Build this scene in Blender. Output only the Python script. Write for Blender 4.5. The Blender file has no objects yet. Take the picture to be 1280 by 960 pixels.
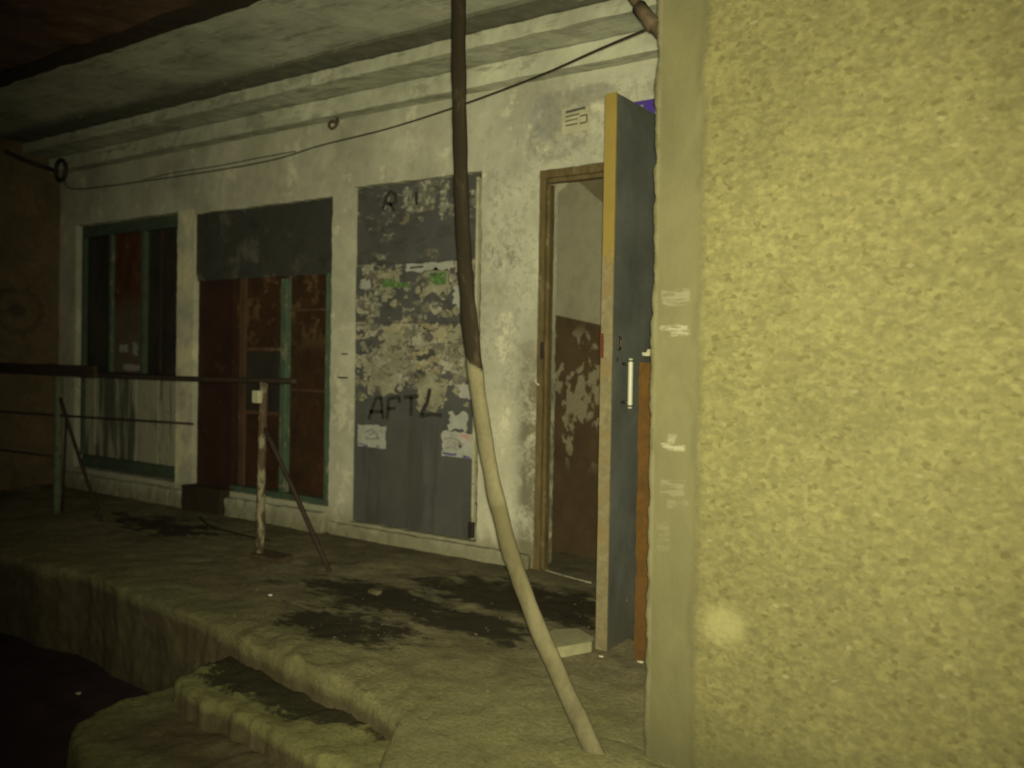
import bpy, bmesh, math, random
from mathutils import Vector, Matrix, noise
random.seed(7)
S = bpy.context.scene
COL = S.collection
R = math.radians

# ------------------------------------------------------------------ camera
YAW, PIT, ROLL = R(32.5), R(-.68), R(.962)
fw = Vector((-math.sin(YAW)*math.cos(PIT), math.cos(YAW)*math.cos(PIT), math.sin(PIT)))
rt = Vector((math.cos(YAW), math.sin(YAW), 0))
up = rt.cross(fw)
ix = rt*math.cos(ROLL) + up*math.sin(ROLL)
iy = -rt*math.sin(ROLL) + up*math.cos(ROLL)
CAMP = Vector((0, -3.74, 1.138))
cd = bpy.data.cameras.new('camera'); cam = bpy.data.objects.new('camera', cd); COL.objects.link(cam)
M4 = Matrix((ix, iy, -fw)).transposed().to_4x4(); M4.translation = CAMP
cam.matrix_world = M4
cd.sensor_width = 36; cd.lens = 28.52; cd.shift_y = -.017
cd.clip_start = .02; cd.clip_end = 200
cd.dof.use_dof = True; cd.dof.focus_distance = 2.9; cd.dof.aperture_fstop = 1.7
S.camera = cam

# ------------------------------------------------------------------ night sky, phone flash
W = bpy.data.worlds.new('World'); S.world = W; W.use_nodes = True
bgn = W.node_tree.nodes['Background']
sky = W.node_tree.nodes.new('ShaderNodeTexSky'); sky.sky_type = 'NISHITA'; sky.sun_disc = False
sky.sun_elevation = R(-4); sky.sun_rotation = R(200)
ambient_fill = W.node_tree.nodes.new('ShaderNodeMix'); ambient_fill.data_type = 'RGBA'; ambient_fill.blend_type = 'ADD'; ambient_fill.inputs[0].default_value = 1
W.node_tree.links.new(sky.outputs[0], ambient_fill.inputs[6]); ambient_fill.inputs[7].default_value = (.85, .58, .52, 1)      # warm fill with no real source, added to lift the darks
W.node_tree.links.new(ambient_fill.outputs[2], bgn.inputs[0]); bgn.inputs[1].default_value = .05

fl = bpy.data.lights.new('flash', 'SPOT'); flo = bpy.data.objects.new('flash', fl); COL.objects.link(flo)
fl.energy = 1000; fl.color = (1, .935, .56); fl.spot_size = R(94); fl.spot_blend = 1.0; fl.shadow_soft_size = .012
flo.location = CAMP + ix*.004 + iy*.008 - fw*.01
aim = (fw + ix*.12 + iy*.02).normalized()
flo.rotation_euler = aim.to_track_quat('-Z', 'Y').to_euler()
S.view_settings.view_transform = 'Standard'; S.view_settings.look = 'None'
S.view_settings.exposure = 0; S.view_settings.gamma = 1
S.render.engine = 'CYCLES'
S.render.filter_size = 1.9
try: S.cycles.filter_width = 1.9
except Exception: pass

# ------------------------------------------------------------------ material helper
class Mat:
    def __init__(s, name, rough=.9, metal=0, spec=.3):
        s.m = bpy.data.materials.new(name); s.m.use_nodes = True
        s.t = s.m.node_tree; s.b = s.t.nodes['Principled BSDF']
        s.b.inputs['Roughness'].default_value = rough; s.b.inputs['Metallic'].default_value = metal
        s.b.inputs['Specular IOR Level'].default_value = spec
        s.pos = s.n('ShaderNodeNewGeometry').outputs['Position']
        sx = s.n('ShaderNodeSeparateXYZ'); s.l(s.pos, sx.inputs[0]); s.x, s.y, s.z = sx.outputs
    def n(s, t): return s.t.nodes.new(t)
    def l(s, a, b):
        if isinstance(a, (int, float)): b.default_value = a
        elif isinstance(a, tuple): b.default_value = (*a, 1) if len(a) == 3 and b.type == 'RGBA' else a
        else: s.t.links.new(a, b)
    def math(s, op, a, b=0, c=None, clamp=False):
        q = s.n('ShaderNodeMath'); q.operation = op; q.use_clamp = clamp
        s.l(a, q.inputs[0]); s.l(b, q.inputs[1])
        if c is not None: s.l(c, q.inputs[2])
        return q.outputs[0]
    def add(s, a, b): return s.math('ADD', a, b)
    def mul(s, a, b): return s.math('MULTIPLY', a, b)
    def noise(s, scale, detail=4, rough=.6, dist=0, stretch=(1, 1, 1), off=(0, 0, 0)):
        mp = s.n('ShaderNodeMapping'); s.l(s.pos, mp.inputs[0]); mp.inputs['Scale'].default_value = stretch; mp.inputs['Location'].default_value = off
        q = s.n('ShaderNodeTexNoise'); s.l(mp.outputs[0], q.inputs['Vector'])
        q.inputs['Scale'].default_value = scale; q.inputs['Detail'].default_value = detail
        q.inputs['Roughness'].default_value = rough; q.inputs['Distortion'].default_value = dist
        return q.outputs['Fac']
    def voro(s, scale, feature='F1', out='Distance', rnd=1):
        q = s.n('ShaderNodeTexVoronoi'); s.l(s.pos, q.inputs['Vector']); q.feature = feature
        q.inputs['Scale'].default_value = scale; q.inputs['Randomness'].default_value = rnd
        return q.outputs[out]
    def ss(s, v, a, b, lo=0, hi=1):
        q = s.n('ShaderNodeMapRange'); q.interpolation_type = 'SMOOTHSTEP'
        s.l(v, q.inputs[0]); q.inputs[1].default_value = a; q.inputs[2].default_value = b
        q.inputs[3].default_value = lo; q.inputs[4].default_value = hi
        return q.outputs[0]
    def mix(s, f, a, b, mode='MIX'):
        q = s.n('ShaderNodeMix'); q.data_type = 'RGBA'; q.blend_type = mode
        s.l(f, q.inputs[0]); s.l(a, q.inputs[6]); s.l(b, q.inputs[7]); return q.outputs[2]
    def vary(s, c, f, lo, hi):          # multiply colour by a mapped scalar
        q = s.n('ShaderNodeMapRange'); s.l(f, q.inputs[0]); q.inputs[1].default_value = .3; q.inputs[2].default_value = .7
        q.inputs[3].default_value = lo; q.inputs[4].default_value = hi
        cb = s.n('ShaderNodeCombineXYZ'); [s.l(q.outputs[0], cb.inputs[i]) for i in range(3)]
        return s.mix(1.0, c, cb.outputs[0], 'MULTIPLY')
    def box(s, u, v, u0, u1, v0, v1, soft=.01, warp=None, amt=0):
        if warp is not None:
            w = s.mul(s.add(warp, -.5), amt); u = s.add(u, w); v = s.add(v, w)
        m = s.mul(s.ss(u, u0-soft, u0+soft), s.ss(u, u1-soft, u1+soft, 1, 0))
        return s.mul(m, s.mul(s.ss(v, v0-soft, v0+soft), s.ss(v, v1-soft, v1+soft, 1, 0)))
    def blob(s, u, v, cu, cv, ru, rv, warp=None, amt=.6, a=.8, b=1.1):
        du = s.mul(s.add(u, -cu), 1/ru); dv = s.mul(s.add(v, -cv), 1/rv)
        d = s.math('SQRT', s.add(s.mul(du, du), s.mul(dv, dv)))
        if warp is not None: d = s.add(d, s.mul(s.add(warp, -.5), amt))
        return s.ss(d, a, b, 1, 0)
    def mx(s, *a):
        r = a[0]
        for q in a[1:]: r = s.math('MAXIMUM', r, q)
        return r
    def done(s, col, height=None, strength=.5, dist=.01, rough=None):
        s.l(col, s.b.inputs['Base Color'])
        if rough is not None: s.l(rough, s.b.inputs['Roughness'])
        if height is not None:
            q = s.n('ShaderNodeBump'); q.inputs['Strength'].default_value = strength; q.inputs['Distance'].default_value = dist
            s.l(height, q.inputs['Height']); s.l(q.outputs[0], s.b.inputs['Normal'])
        return s.m

def simple(name, c, lo=.8, hi=1.15, scale=20, rough=.8, bump=.3, metal=0, spec=.3, c2=None, thr=(.55, .62), s2=8, stretch=(1, 1, 1)):
    m = Mat(name, rough, metal, spec)
    n1 = m.noise(scale, 6, .65, .3, stretch)
    col = m.vary(c, n1, lo, hi)
    if c2: col = m.mix(m.ss(m.noise(s2, 7, .7, .5, stretch, (3, 1, 7)), *thr), col, m.vary(c2, n1, .8, 1.15))
    return m.done(col, n1, bump, .004)

# ---- wall whitewash
def mk_wall():
    m = Mat('flaking_whitewash', .95, 0, .15)
    big = m.noise(1.6, 5, .6, .4); med = m.noise(9, 9, .74, .1); fine = m.noise(70, 4, .6); scr = m.noise(4, 8, .7, .15, (1, 1, .8), (9, 2, 4)); sml = m.noise(24, 7, .72, .1, (1, 1, 1), (4, 2, 4))
    c = m.vary((.345, .345, .285), big, .72, 1.16)
    c = m.vary(c, med, .82, 1.12)
    # brushed brighter patches
    c = m.mix(m.mul(m.ss(scr, .56, .62), .5), c, (.55, .53, .42))
    # flaking zone round the doorway
    near = m.mx(m.box(m.x, m.z, -2.62, -2.22, -.1, 2.2, .05, med, .15), m.box(m.x, m.z, -2.30, -1.2, 2.14, 2.56, .04, scr, .25))
    zone = m.mul(near, m.ss(m.add(m.mul(med, .55), m.mul(sml, .45)), .50, .56)); c = m.mix(m.mul(zone, m.ss(m.z, .3, 1.0, .35, .62)), c, (.215, .215, .175))
    stp = m.mul(m.box(m.x, m.z, -2.535, -2.34, 1.62, 1.75, .01, med, .12), m.ss(sml, .47, .55)); c = m.mix(m.mul(stp, .6), c, (.15, .15, .125))
    wt = m.mul(near, m.mul(m.ss(m.z, 1.1, .8), m.ss(m.x, -2.33, -2.42))); c = m.mix(m.mul(wt, .35), c, (.50, .48, .38))
    pb = m.mul(m.box(m.x, m.z, -5.338, -5.15, .1, 2.18, .01), m.ss(scr, .40, .6)); c = m.mix(m.mul(pb, .6), c, (.60, .56, .38))
    speck = m.mul(near, m.ss(m.noise(34, 6, .75, .1), .60, .66)); c = m.mix(m.mul(speck, .6), c, (.15, .14, .11))
    # smeared grey-blue patch left of the notice
    g = m.blob(m.x, m.z, -2.19, 2.42, .10, .13, med, 1.2, .75, 1.05); c = m.mix(m.mul(g, .65), c, (.19, .20, .21))
    g = m.blob(m.x, m.z, -1.93, 2.50, .16, .05, med, 1.2, .75, 1.1); c = m.mix(m.mul(g, .6), c, (.17, .17, .15))
    g = m.mul(m.box(m.x, m.z, -2.29, -1.93, 2.20, 2.55, .03, med, .12), m.ss(m.add(m.mul(med, .6), m.mul(sml, .4)), .44, .54)); c = m.mix(m.mul(g, .55), c, (.18, .18, .155))
    # grime beside the doorframe and along the foot
    gr = m.mul(m.ss(m.x, -2.37, -2.29), m.mul(m.ss(m.x, -2.20, -2.215), m.ss(m.z, 1.5, .9)))
    c = m.mix(m.mul(gr, m.ss(med, .36, .56)), c, (.13, .12, .09))
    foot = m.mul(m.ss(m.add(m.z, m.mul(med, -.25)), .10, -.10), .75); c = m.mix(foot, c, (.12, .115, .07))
    dr = m.ss(m.noise(2.6, 8, .72, .1, (1, 1, .45), (3, 9, 2)), .52, .66); c = m.mix(m.mul(dr, .35), c, (.17, .165, .12))
    ro = m.mul(m.ss(m.z, 2.05, 2.25), m.ss(m.noise(6, 8, .75, .1, (1, 1, 1), (7, 1, 3)), .56, .64)); c = m.mix(m.mul(ro, .35), c, (.19, .18, .14))
    # sparse chips everywhere
    ch = m.ss(m.noise(34, 5, .7, .5, (1, 1, 1), (5, 5, 5)), .70, .74); c = m.mix(m.mul(ch, .7), c, (.12, .11, .08))
    h = m.add(m.mul(med, .7), m.add(m.mul(fine, .25), m.mul(zone, -.5)))
    return m.done(c, h, .4, .007)

def mk_ceiling():
    m = Mat('stained_plaster_ceiling', .95, 0, .15)
    big = m.noise(1.8, 5, .6, .1); med = m.noise(11, 9, .76, .1); st = m.noise(3.6, 9, .74, .15, (.6, 1.5, 1), (4, 0, 1)); spk = m.noise(26, 6, .75, .1, (.7, 1.3, 1), (2, 6, 1))
    c = m.vary((.36, .37, .30), big, .68, 1.18); c = m.vary(c, med, .85, 1.1)
    c = m.mix(m.mul(m.ss(st, .54, .62), .6), c, (.16, .16, .13)); c = m.mix(m.mul(m.ss(spk, .62, .67), .6), c, (.11, .105, .085))
    sk = m.ss(m.noise(9, 8, .75, .1, (.25, 1.6, 1.6), (5, 0, 2)), .54, .62); c = m.mix(m.mul(sk, .55), c, (.13, .12, .09))
    return m.done(c, med, .45, .008)

def mk_stucco():
    m = Mat('coarse_ochre_stucco', .92, 0, .25)
    ed = m.noise(7, 6, .7, .3, (1, 1, 1), (2, 2, 2)); fine = m.noise(60, 5, .7); grit = m.noise(34, 6, .72, .4); big = m.noise(2.2, 4, .55)
    v = m.voro(58)
    sm = m.noise(30, 7, .75, .5, (.55, 1, 1.15), (6, 2, 2)); c = m.vary((.082, .0755, .032), big, .86, 1.12); c = m.vary(c, grit, .87, 1.10); c = m.vary(c, sm, .84, 1.15); c = m.vary(c, fine, .88, 1.10)
    def grain(sc, off, st):
        mp = m.n('ShaderNodeMapping'); mp.inputs['Scale'].default_value = st; mp.inputs['Location'].default_value = off
        q0 = m.n('ShaderNodeVectorMath'); q0.operation = 'MULTIPLY_ADD'; nz = m.n('ShaderNodeTexNoise'); m.l(m.pos, nz.inputs['Vector']); nz.inputs['Scale'].default_value = 60; nz.inputs['Detail'].default_value = 3
        m.l(nz.outputs['Color'], q0.inputs[0]); q0.inputs[1].default_value = (.014, .014, .014); m.l(m.pos, q0.inputs[2]); m.l(q0.outputs[0], mp.inputs[0])
        v_ = m.n('ShaderNodeTexVoronoi'); v_.inputs['Scale'].default_value = sc; m.l(mp.outputs[0], v_.inputs['Vector'])
        sp_ = m.n('ShaderNodeSeparateColor'); m.l(v_.outputs['Color'], sp_.inputs[0]); return sp_.outputs[0], sp_.outputs[1], v_.outputs['Distance']
    ga, gb, gd = grain(85, (0, 0, 0), (.8, 1, 1.1)); ha, hb, hd = grain(48, (3, 1, 2), (.7, 1, 1.25))
    c = m.vary(c, ga, .90, 1.10); c = m.vary(c, hb, .95, 1.05)
    c = m.mix(m.mul(m.ss(m.add(ga, m.mul(m.add(sm, -.5), .8)), .90, .98), .62), c, (.036, .031, .010))
    c = m.mix(m.mul(m.mul(m.ss(ha, .978, .985), m.ss(hd, .42, .2)), .5), c, (.14, .13, .075))
    c = m.mix(m.mul(m.ss(sm, .60, .70), .5), c, (.030, .026, .009))          # dark pits
    wh = m.ss(m.noise(24, 5, .6, .2, (1, 1, 1), (7, 3, 1)), .68, .73); c = m.mix(m.mul(wh, .6), c, (.125, .115, .060))
    rd = m.ss(m.noise(5, 4, .6, .2, (1, 1, 1), (1, 8, 1)), .55, .75); c = m.mix(m.mul(rd, .3), c, (.066, .052, .022))
    # smooth render strip down the corner
    strip = m.ss(m.add(m.x, m.mul(m.add(ed, -.5), .05)), -.745, -.778)
    sc = m.vary((.064, .060, .030), m.noise(6, 6, .65, .6, (1, 1, .35)), .80, 1.15)
    sc = m.mix(m.mul(m.ss(m.x, -.885, -.900), m.ss(ed, .40, .55)), sc, (.092, .086, .050))   # pale worn arris
    c = m.mix(strip, c, sc)
    hl = m.mul(m.ss(m.x, -.775, -.752), m.mul(m.ss(m.x, -.715, -.750), m.ss(ed, .42, .6))); c = m.mix(m.mul(hl, .45), c, (.095, .086, .038))
    # chalk and paint marks on the strip
    chk = m.noise(55, 4, .7, .5, (.35, 1, 1.6)); w2 = m.noise(18, 5, .7)
    for (x0, x1, z0, z1, k) in ((-.880, -.795, 1.292, 1.335, .40), (-.878, -.80, 1.222, 1.236, .85), (-.845, -.795, 1.208, 1.222, .8), (-.872, -.80, .886, .902, .95), (-.855, -.83, .90, .925, .6), (-.87, -.80, .76, .80, .28), (-.85, -.79, .72, .745, .2), (-.875, -.84, .60, .68, .15)):
        bm_ = m.box(m.x, m.z, x0, x1, z0, z1, .004, w2, .035)
        c = m.mix(m.mul(m.mul(bm_, m.ss(chk, .38, .55)), k), c, (.145, .14, .10))
    # round, soft-edged pale spot low on the wall
    sp = m.blob(m.x, m.z, -.682, .428, .066, .066, ed, 1.3, .35, 1.15); c = m.mix(m.mul(sp, .6), c, (.15, .14, .066))
    # damp green-grey foot
    ft = m.ss(m.add(m.z, m.mul(ed, -.3)), .08, -.12); c = m.mix(m.mul(ft, .6), c, (.04, .04, .018))
    inv = m.math('SUBTRACT', 1, strip)
    h = m.add(m.mul(m.add(m.add(m.mul(grit, .8), m.mul(ga, .25)), m.mul(v, -.6)), m.add(m.mul(inv, .85), .15)), m.mul(fine, .5))
    return m.done(c, m.add(h, m.mul(m.noise(110, 4, .7), .5)), .5, .005)

def mk_floor(name, base=(.138, .124, .076), mossk=.7):
    m = Mat(name, .95, 0, .2)
    big = m.noise(1.7, 6, .65, .5); med = m.noise(8, 9, .76, .1); fine = m.noise(55, 6, .75); blt = m.noise(3.4, 7, .7, .1, (1, 1, 1), (5, 1, 8)); pat = m.noise(5.5, 9, .74, .15, (.85, 1.7, 1), (3, 3, 0))
    c = m.vary(base, big, .70, 1.22); c = m.vary(c, med, .66, 1.28); c = m.vary(c, fine, .72, 1.25); c = m.mix(m.mul(m.ss(blt, .50, .62), .55), c, (.060, .050, .028)); c = m.mix(m.mul(m.ss(m.noise(20, 6, .75, .1, (1, 1, 1), (1, 5, 3)), .58, .66), .5), c, (.050, .042, .024))
    ms = m.ss(m.add(m.mul(m.y, -1), m.mul(m.add(med, -.5), .8)), .9, 1.7)       # moss towards the outer edge
    c = m.mix(m.mul(ms, mossk), c, m.vary((.122, .122, .052), fine, .75, 1.25))
    # damp black mud patches
    mu = m.mx(m.blob(m.x, m.y, -2.42, -1.25, .38, .18, pat, 3.4, .6, 1.1), m.blob(m.x, m.y, -1.95, -.50, .70, .28, pat, 3.4, .6, 1.1),
              m.blob(m.x, m.y, -2.55, -.86, .55, .19, pat, 3.6, .6, 1.1), m.blob(m.x, m.y, -1.98, -.92, .36, .16, pat, 3.6, .6, 1.1),
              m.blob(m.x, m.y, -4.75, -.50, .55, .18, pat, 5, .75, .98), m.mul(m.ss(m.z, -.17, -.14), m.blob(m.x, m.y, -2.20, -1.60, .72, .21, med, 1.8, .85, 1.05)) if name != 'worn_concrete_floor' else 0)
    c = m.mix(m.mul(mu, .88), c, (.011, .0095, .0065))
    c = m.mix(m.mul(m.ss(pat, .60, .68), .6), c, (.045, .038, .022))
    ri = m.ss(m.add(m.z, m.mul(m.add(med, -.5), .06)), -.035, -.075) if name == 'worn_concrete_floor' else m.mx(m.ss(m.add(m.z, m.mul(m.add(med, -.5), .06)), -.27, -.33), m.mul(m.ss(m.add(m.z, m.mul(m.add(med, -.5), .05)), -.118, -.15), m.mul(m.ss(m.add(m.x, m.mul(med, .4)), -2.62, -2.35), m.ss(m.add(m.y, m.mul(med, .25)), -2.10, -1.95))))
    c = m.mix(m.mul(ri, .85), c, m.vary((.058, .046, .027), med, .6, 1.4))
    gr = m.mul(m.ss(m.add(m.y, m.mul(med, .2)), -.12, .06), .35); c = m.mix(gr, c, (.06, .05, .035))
    rg = m.math('SUBTRACT', .95, m.mul(mu, .25))
    return m.done(c, m.add(med, m.mul(fine, .6)), .75, .014, rg)

def mk_sheet():
    m = Mat('grey_sheet_with_torn_paper', .7, 0, .3)
    a = m.noise(7, 8, .72, 1.3, (1, 1, 1.2)); b = m.noise(19, 8, .75, .9, (1, 1, .9), (3, 0, 5)); f = m.noise(70, 4, .6); big = m.noise(2.5, 5, .6)
    c = m.vary((.057, .058, .060), big, .82, 1.15); c = m.vary(c, f, .92, 1.08)
    # vertical runs on the lower sheet
    rn = m.noise(9, 5, .6, .3, (1, 1, .12)); c = m.mix(m.mul(m.ss(rn, .50, .58), m.mul(m.ss(m.z, .85, .6), .5)), c, (.034, .033, .030))
    c = m.mix(m.mul(m.box(m.x, m.z, -3.34, -3.10, .2, .75, .03, a, .1), .25), c, (.06, .055, .05))
    wv = m.noise(5, 5, .6, .4, (1, 1, 1), (1, 7, 3))
    def cells(sc, off, st=(1, 1, 1)):
        mp = m.n('ShaderNodeMapping'); mp.inputs['Scale'].default_value = st; mp.inputs['Location'].default_value = off
        q0 = m.n('ShaderNodeVectorMath'); q0.operation = 'MULTIPLY_ADD'
        nz = m.n('ShaderNodeTexNoise'); m.l(m.pos, nz.inputs['Vector']); nz.inputs['Scale'].default_value = 14; nz.inputs['Detail'].default_value = 6; nz.inputs['Roughness'].default_value = .7
        m.l(nz.outputs['Color'], q0.inputs[0]); q0.inputs[1].default_value = (.075, .075, .075); m.l(m.pos, q0.inputs[2]); m.l(q0.outputs[0], mp.inputs[0])
        v_ = m.n('ShaderNodeTexVoronoi'); v_.distance = 'CHEBYCHEV'; v_.inputs['Scale'].default_value = sc; m.l(mp.outputs[0], v_.inputs['Vector'])
        sp_ = m.n('ShaderNodeSeparateColor'); m.l(v_.outputs['Color'], sp_.inputs[0]); return sp_.outputs[0], sp_.outputs[1]
    r1, t1 = cells(7, (0, 0, 0), (.7, 1, 1.2)); r2, t2 = cells(19, (3, 1, 2), (.65, 1, 1.35)); r3, t3 = cells(45, (5, 2, 2))
    up_ = m.ss(m.z, 1.67, 1.71)
    zz = m.add(m.z, m.mul(m.add(wv, -.5), .35))
    midd = m.mul(m.ss(zz, .86, .93), m.math('SUBTRACT', 1, up_))
    band = m.mul(m.ss(m.add(m.z, m.mul(m.add(a, -.5), .4)), 1.96, 2.03), m.ss(m.x, -3.45, -3.1))
    dn_ = m.add(m.add(m.mul(midd, .49), m.mul(m.mul(midd, m.ss(m.z, 1.36, 1.30)), .12)), m.add(m.mul(up_, .37), m.mul(m.mul(band, up_), .20)))
    sc_ = m.add(m.add(m.mul(r1, .42), m.mul(r2, .33)), m.add(m.mul(r3, .12), m.mul(m.add(m.mul(a, .6), m.mul(b, .4)), .26)))
    df = m.math('SUBTRACT', dn_, m.add(sc_, -.02))
    p = m.ss(df, -.035, .035)
    paper = m.vary((.25, .245, .20), b, .70, 1.22); paper = m.vary(paper, t2, .52, 1.15); lyr = m.noise(13, 8, .75, .2, (.8, 1, 1.2), (4, 4, 1)); paper = m.mix(m.mul(m.ss(lyr, .54, .57), .8), paper, m.vary((.10, .098, .078), b, .7, 1.25)); paper = m.mix(m.mul(m.ss(lyr, .42, .39), .5), paper, (.31, .30, .25))
    paper = m.mix(m.mul(m.ss(t1, .62, .66), .6), paper, (.25, .215, .12))
    c = m.mix(m.mul(p, m.math('SUBTRACT', .92, m.mul(up_, .48))), c, paper)
    p2 = m.mul(p, m.ss(t3, .80, .84)); c = m.mix(m.mul(p2, .6), c, (.33, .32, .27))
    d2 = m.mul(m.ss(m.add(r2, m.mul(m.add(b, -.5), .8)), .80, .84), m.ss(m.z, .92, 1.0)); c = m.mix(m.mul(d2, .35), c, (.030, .028, .024))
    ol_ = m.mul(m.ss(m.math('ABSOLUTE', df), .03, .0), m.ss(b, .45, .6)); c = m.mix(m.mul(ol_, m.mul(midd, .35)), c, (.06, .055, .045))
    return m.done(c, m.add(m.mul(p, .6), m.mul(b, .5)), .35, .004)

WALL = mk_wall(); CEIL = mk_ceiling(); STUCCO = mk_stucco(); FLOOR = mk_floor('worn_concrete_floor'); SHEET = mk_sheet()
STEPM = mk_floor('mossy_step_concrete', (.155, .152, .066), .8)

def mk_sidewall():
    m = Mat('brown_side_wall', .95, 0, .2)
    n1 = m.noise(5, 7, .7, .5); n2 = m.noise(30, 5, .7)
    c = m.vary((.105, .078, .048), n1, .7, 1.25); c = m.vary(c, n2, .85, 1.15)
    # sprayed ring with a blot in it
    du = m.add(m.y, .33); dv = m.add(m.z, -1.44)
    d = m.math('SQRT', m.add(m.mul(du, du), m.mul(dv, dv))); d = m.add(d, m.mul(m.add(n1, -.5), .16))
    ring = m.mul(m.ss(d, .14, .16), m.ss(d, .215, .19)); c = m.mix(m.mul(ring, m.ss(n2, .35, .6, .1, .55)), c, (.03, .02, .016))
    c = m.mix(m.mul(m.ss(d, .08, .04), .55), c, (.03, .02, .016))
    return m.done(c, m.add(n1, m.mul(n2, .4)), .7, .012)
SIDEW = mk_sidewall()
BEAMM = simple('dark_dirty_soffit', (.075, .042, .026), .55, 1.5, 5, .95, .7, c2=(.14, .10, .07), thr=(.58, .70), s2=4)
SHADEC = simple('shaded_plaster_strip', (.10, .098, .075), .7, 1.2, 9, .95, .5, c2=(.30, .29, .23), thr=(.60, .68), s2=14)  # underside shade put into the strip's colour, with paler plaster patches
BLACKW = simple('black_tarred_board', (.022, .014, .009), .7, 1.3, 14, .9)
TEAL = simple('faded_turquoise_paint', (.050, .082, .056), .7, 1.25, 14, .75, .4, c2=(.16, .15, .11), thr=(.56, .64), s2=10, stretch=(1, 1, .5))
TEALD = simple('grimy_turquoise_paint', (.042, .064, .045), .7, 1.25, 12, .8, .4, c2=(.05, .05, .035), thr=(.52, .62), s2=9)
OLDW = simple('grimy_white_paint', (.30, .29, .21), .75, 1.15, 16, .85, .4, c2=(.12, .11, .08), thr=(.58, .66), s2=12)
def mk_brown():
    m = Mat('red_brown_door_paint', .7, 0, .3)
    a = m.noise(4, 6, .65, .6); b = m.noise(14, 7, .7, .8, (1, 1, .7))
    c = m.vary((.031, .0145, .0065), a, .5, 1.4); c = m.vary(c, b, .8, 1.15)
    c = m.mix(m.mul(m.ss(m.noise(7, 6, .65, .2, (1, 1, 1), (2, 2, 9)), .52, .62), m.mul(m.ss(m.z, 1.1, 1.35), .6)), c, (.115, .075, .036))
    c = m.mix(m.mul(m.ss(b, .58, .66), .4), c, (.05, .035, .02))
    return m.done(c, b, .4, .004)
BROWN = mk_brown()
def mk_winboard():
    m = Mat('window_board_paint', .8, 0, .2)
    a = m.noise(7, 7, .7, .3, (1, 1, .6)); b = m.noise(18, 6, .7, .2)
    up_ = m.vary((.060, .024, .014), a, .5, 1.5); up_ = m.mix(m.mul(m.ss(a, .56, .66), .7), up_, (.15, .10, .055)); lo = m.vary((.072, .060, .045), a, .7, 1.3)
    c = m.mix(m.ss(m.add(m.z, m.mul(m.add(a, -.5), .6)), 1.40, 1.62), lo, up_); c = m.vary(c, b, .85, 1.15)
    return m.done(c, b, .4, .004)
WINB = mk_winboard()
MAROON = simple('maroon_door_paint', (.024, .0095, .007), .65, 1.35, 5, .7, .4, c2=(.052, .028, .018), thr=(.60, .72), s2=5)
PLY = simple('weathered_brown_board', (.058, .032, .019), .65, 1.3, 7, .85, .4, c2=(.11, .10, .07), thr=(.56, .68), s2=7, stretch=(1, 1, .5))
def mk_glass():
    m = Mat('dirty_dark_glass', .25, 0, .4)
    a = m.noise(5, 6, .65, .5, (1.4, 1, .5))
    c = m.vary((.022, .021, .017), a, .6, 1.5); c = m.mix(m.mul(m.ss(m.noise(9, 6, .7, .6, (2, 1, .3)), .6, .7), .5), c, (.08, .085, .07))
    return m.done(c, a, .1, .002, .45)
GLASS = mk_glass()
def mk_tin():
    m = Mat('smudged_dark_sheet', .75, 0, .3)
    a = m.noise(5.5, 6, .62, .2, (1, 1, 1), (2, 2, 5)); b = m.noise(20, 5, .6)
    c = m.vary((.033, .033, .030), b, .9, 1.1)
    c = m.mix(m.mul(m.ss(a, .52, .66), m.mul(m.ss(m.x, -3.9, -4.3), .85)), c, (.085, .083, .074))
    c = m.mix(m.mul(m.ss(a, .42, .34), .5), c, (.014, .0135, .012))
    return m.done(c, b, .2, .003)
TIN = mk_tin()
def mk_apron():
    m = Mat('streaked_apron_board', .9, 0, .2)
    a = m.noise(6.5, 6, .62, .2, (1, 1, .10)); b = m.noise(14, 7, .7, .6)
    c = m.vary((.075, .08, .06), b, .75, 1.2); c = m.mix(m.mul(m.ss(a, .455, .53), .9), c, (.27, .27, .21)); c = m.mix(m.mul(m.ss(b, .58, .66), .5), c, (.07, .07, .05))
    return m.done(c, b, .4, .006)
APRON = mk_apron()
def mk_steeldoor():
    m = Mat('grey_painted_steel_door', .6, 0, .35)
    a = m.noise(3, 6, .6, .5); b = m.noise(22, 6, .7, .3); st = m.noise(10, 5, .6, .3, (1, 1, .25))
    c = m.vary((.054, .0575, .056), a, .70, 1.28); c = m.vary(c, st, .92, 1.1); c = m.vary(c, b, .95, 1.06)
    c = m.mix(m.mul(m.ss(m.add(m.z, m.mul(st, .25)), .45, .1), .6), c, (.040, .035, .022))
    c = m.mix(m.mul(m.ss(b, .68, .72), .5), c, (.17, .165, .14))
    return m.done(c, b, .15, .003)
STEELD = mk_steeldoor()
def mk_dooredge():
    m = Mat('door_edge_yellow_and_bare', .75, 0, .3)
    b = m.noise(26, 6, .7, .5); a = m.noise(7, 5, .6, .3)
    y = m.vary((.135, .098, .023), a, .9, 1.1)
    w = m.vary((.112, .096, .056), b, .65, 1.2); w = m.mix(m.mul(m.ss(a, .5, .6), .7), w, (.11, .078, .035))
    c = m.mix(m.ss(m.add(m.z, m.mul(m.add(b, -.5), .25)), 1.50, 1.56), w, y)
    return m.done(c, b, .4, .004)
DEDGE = mk_dooredge()
def mk_rust():
    m = Mat('rust_brown_board', .85, 0, .25)
    b = m.noise(13, 7, .7, .5, (1, 1, .6)); f = m.noise(60, 4, .6)
    c = m.vary((.056, .0265, .0035), b, .6, 1.3); c = m.vary(c, f, .9, 1.1); c = m.mix(m.mul(m.ss(m.z, .5, .1), .4), c, (.05, .025, .008))
    return m.done(c, b, .5, .004)
RUST = mk_rust()
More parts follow.
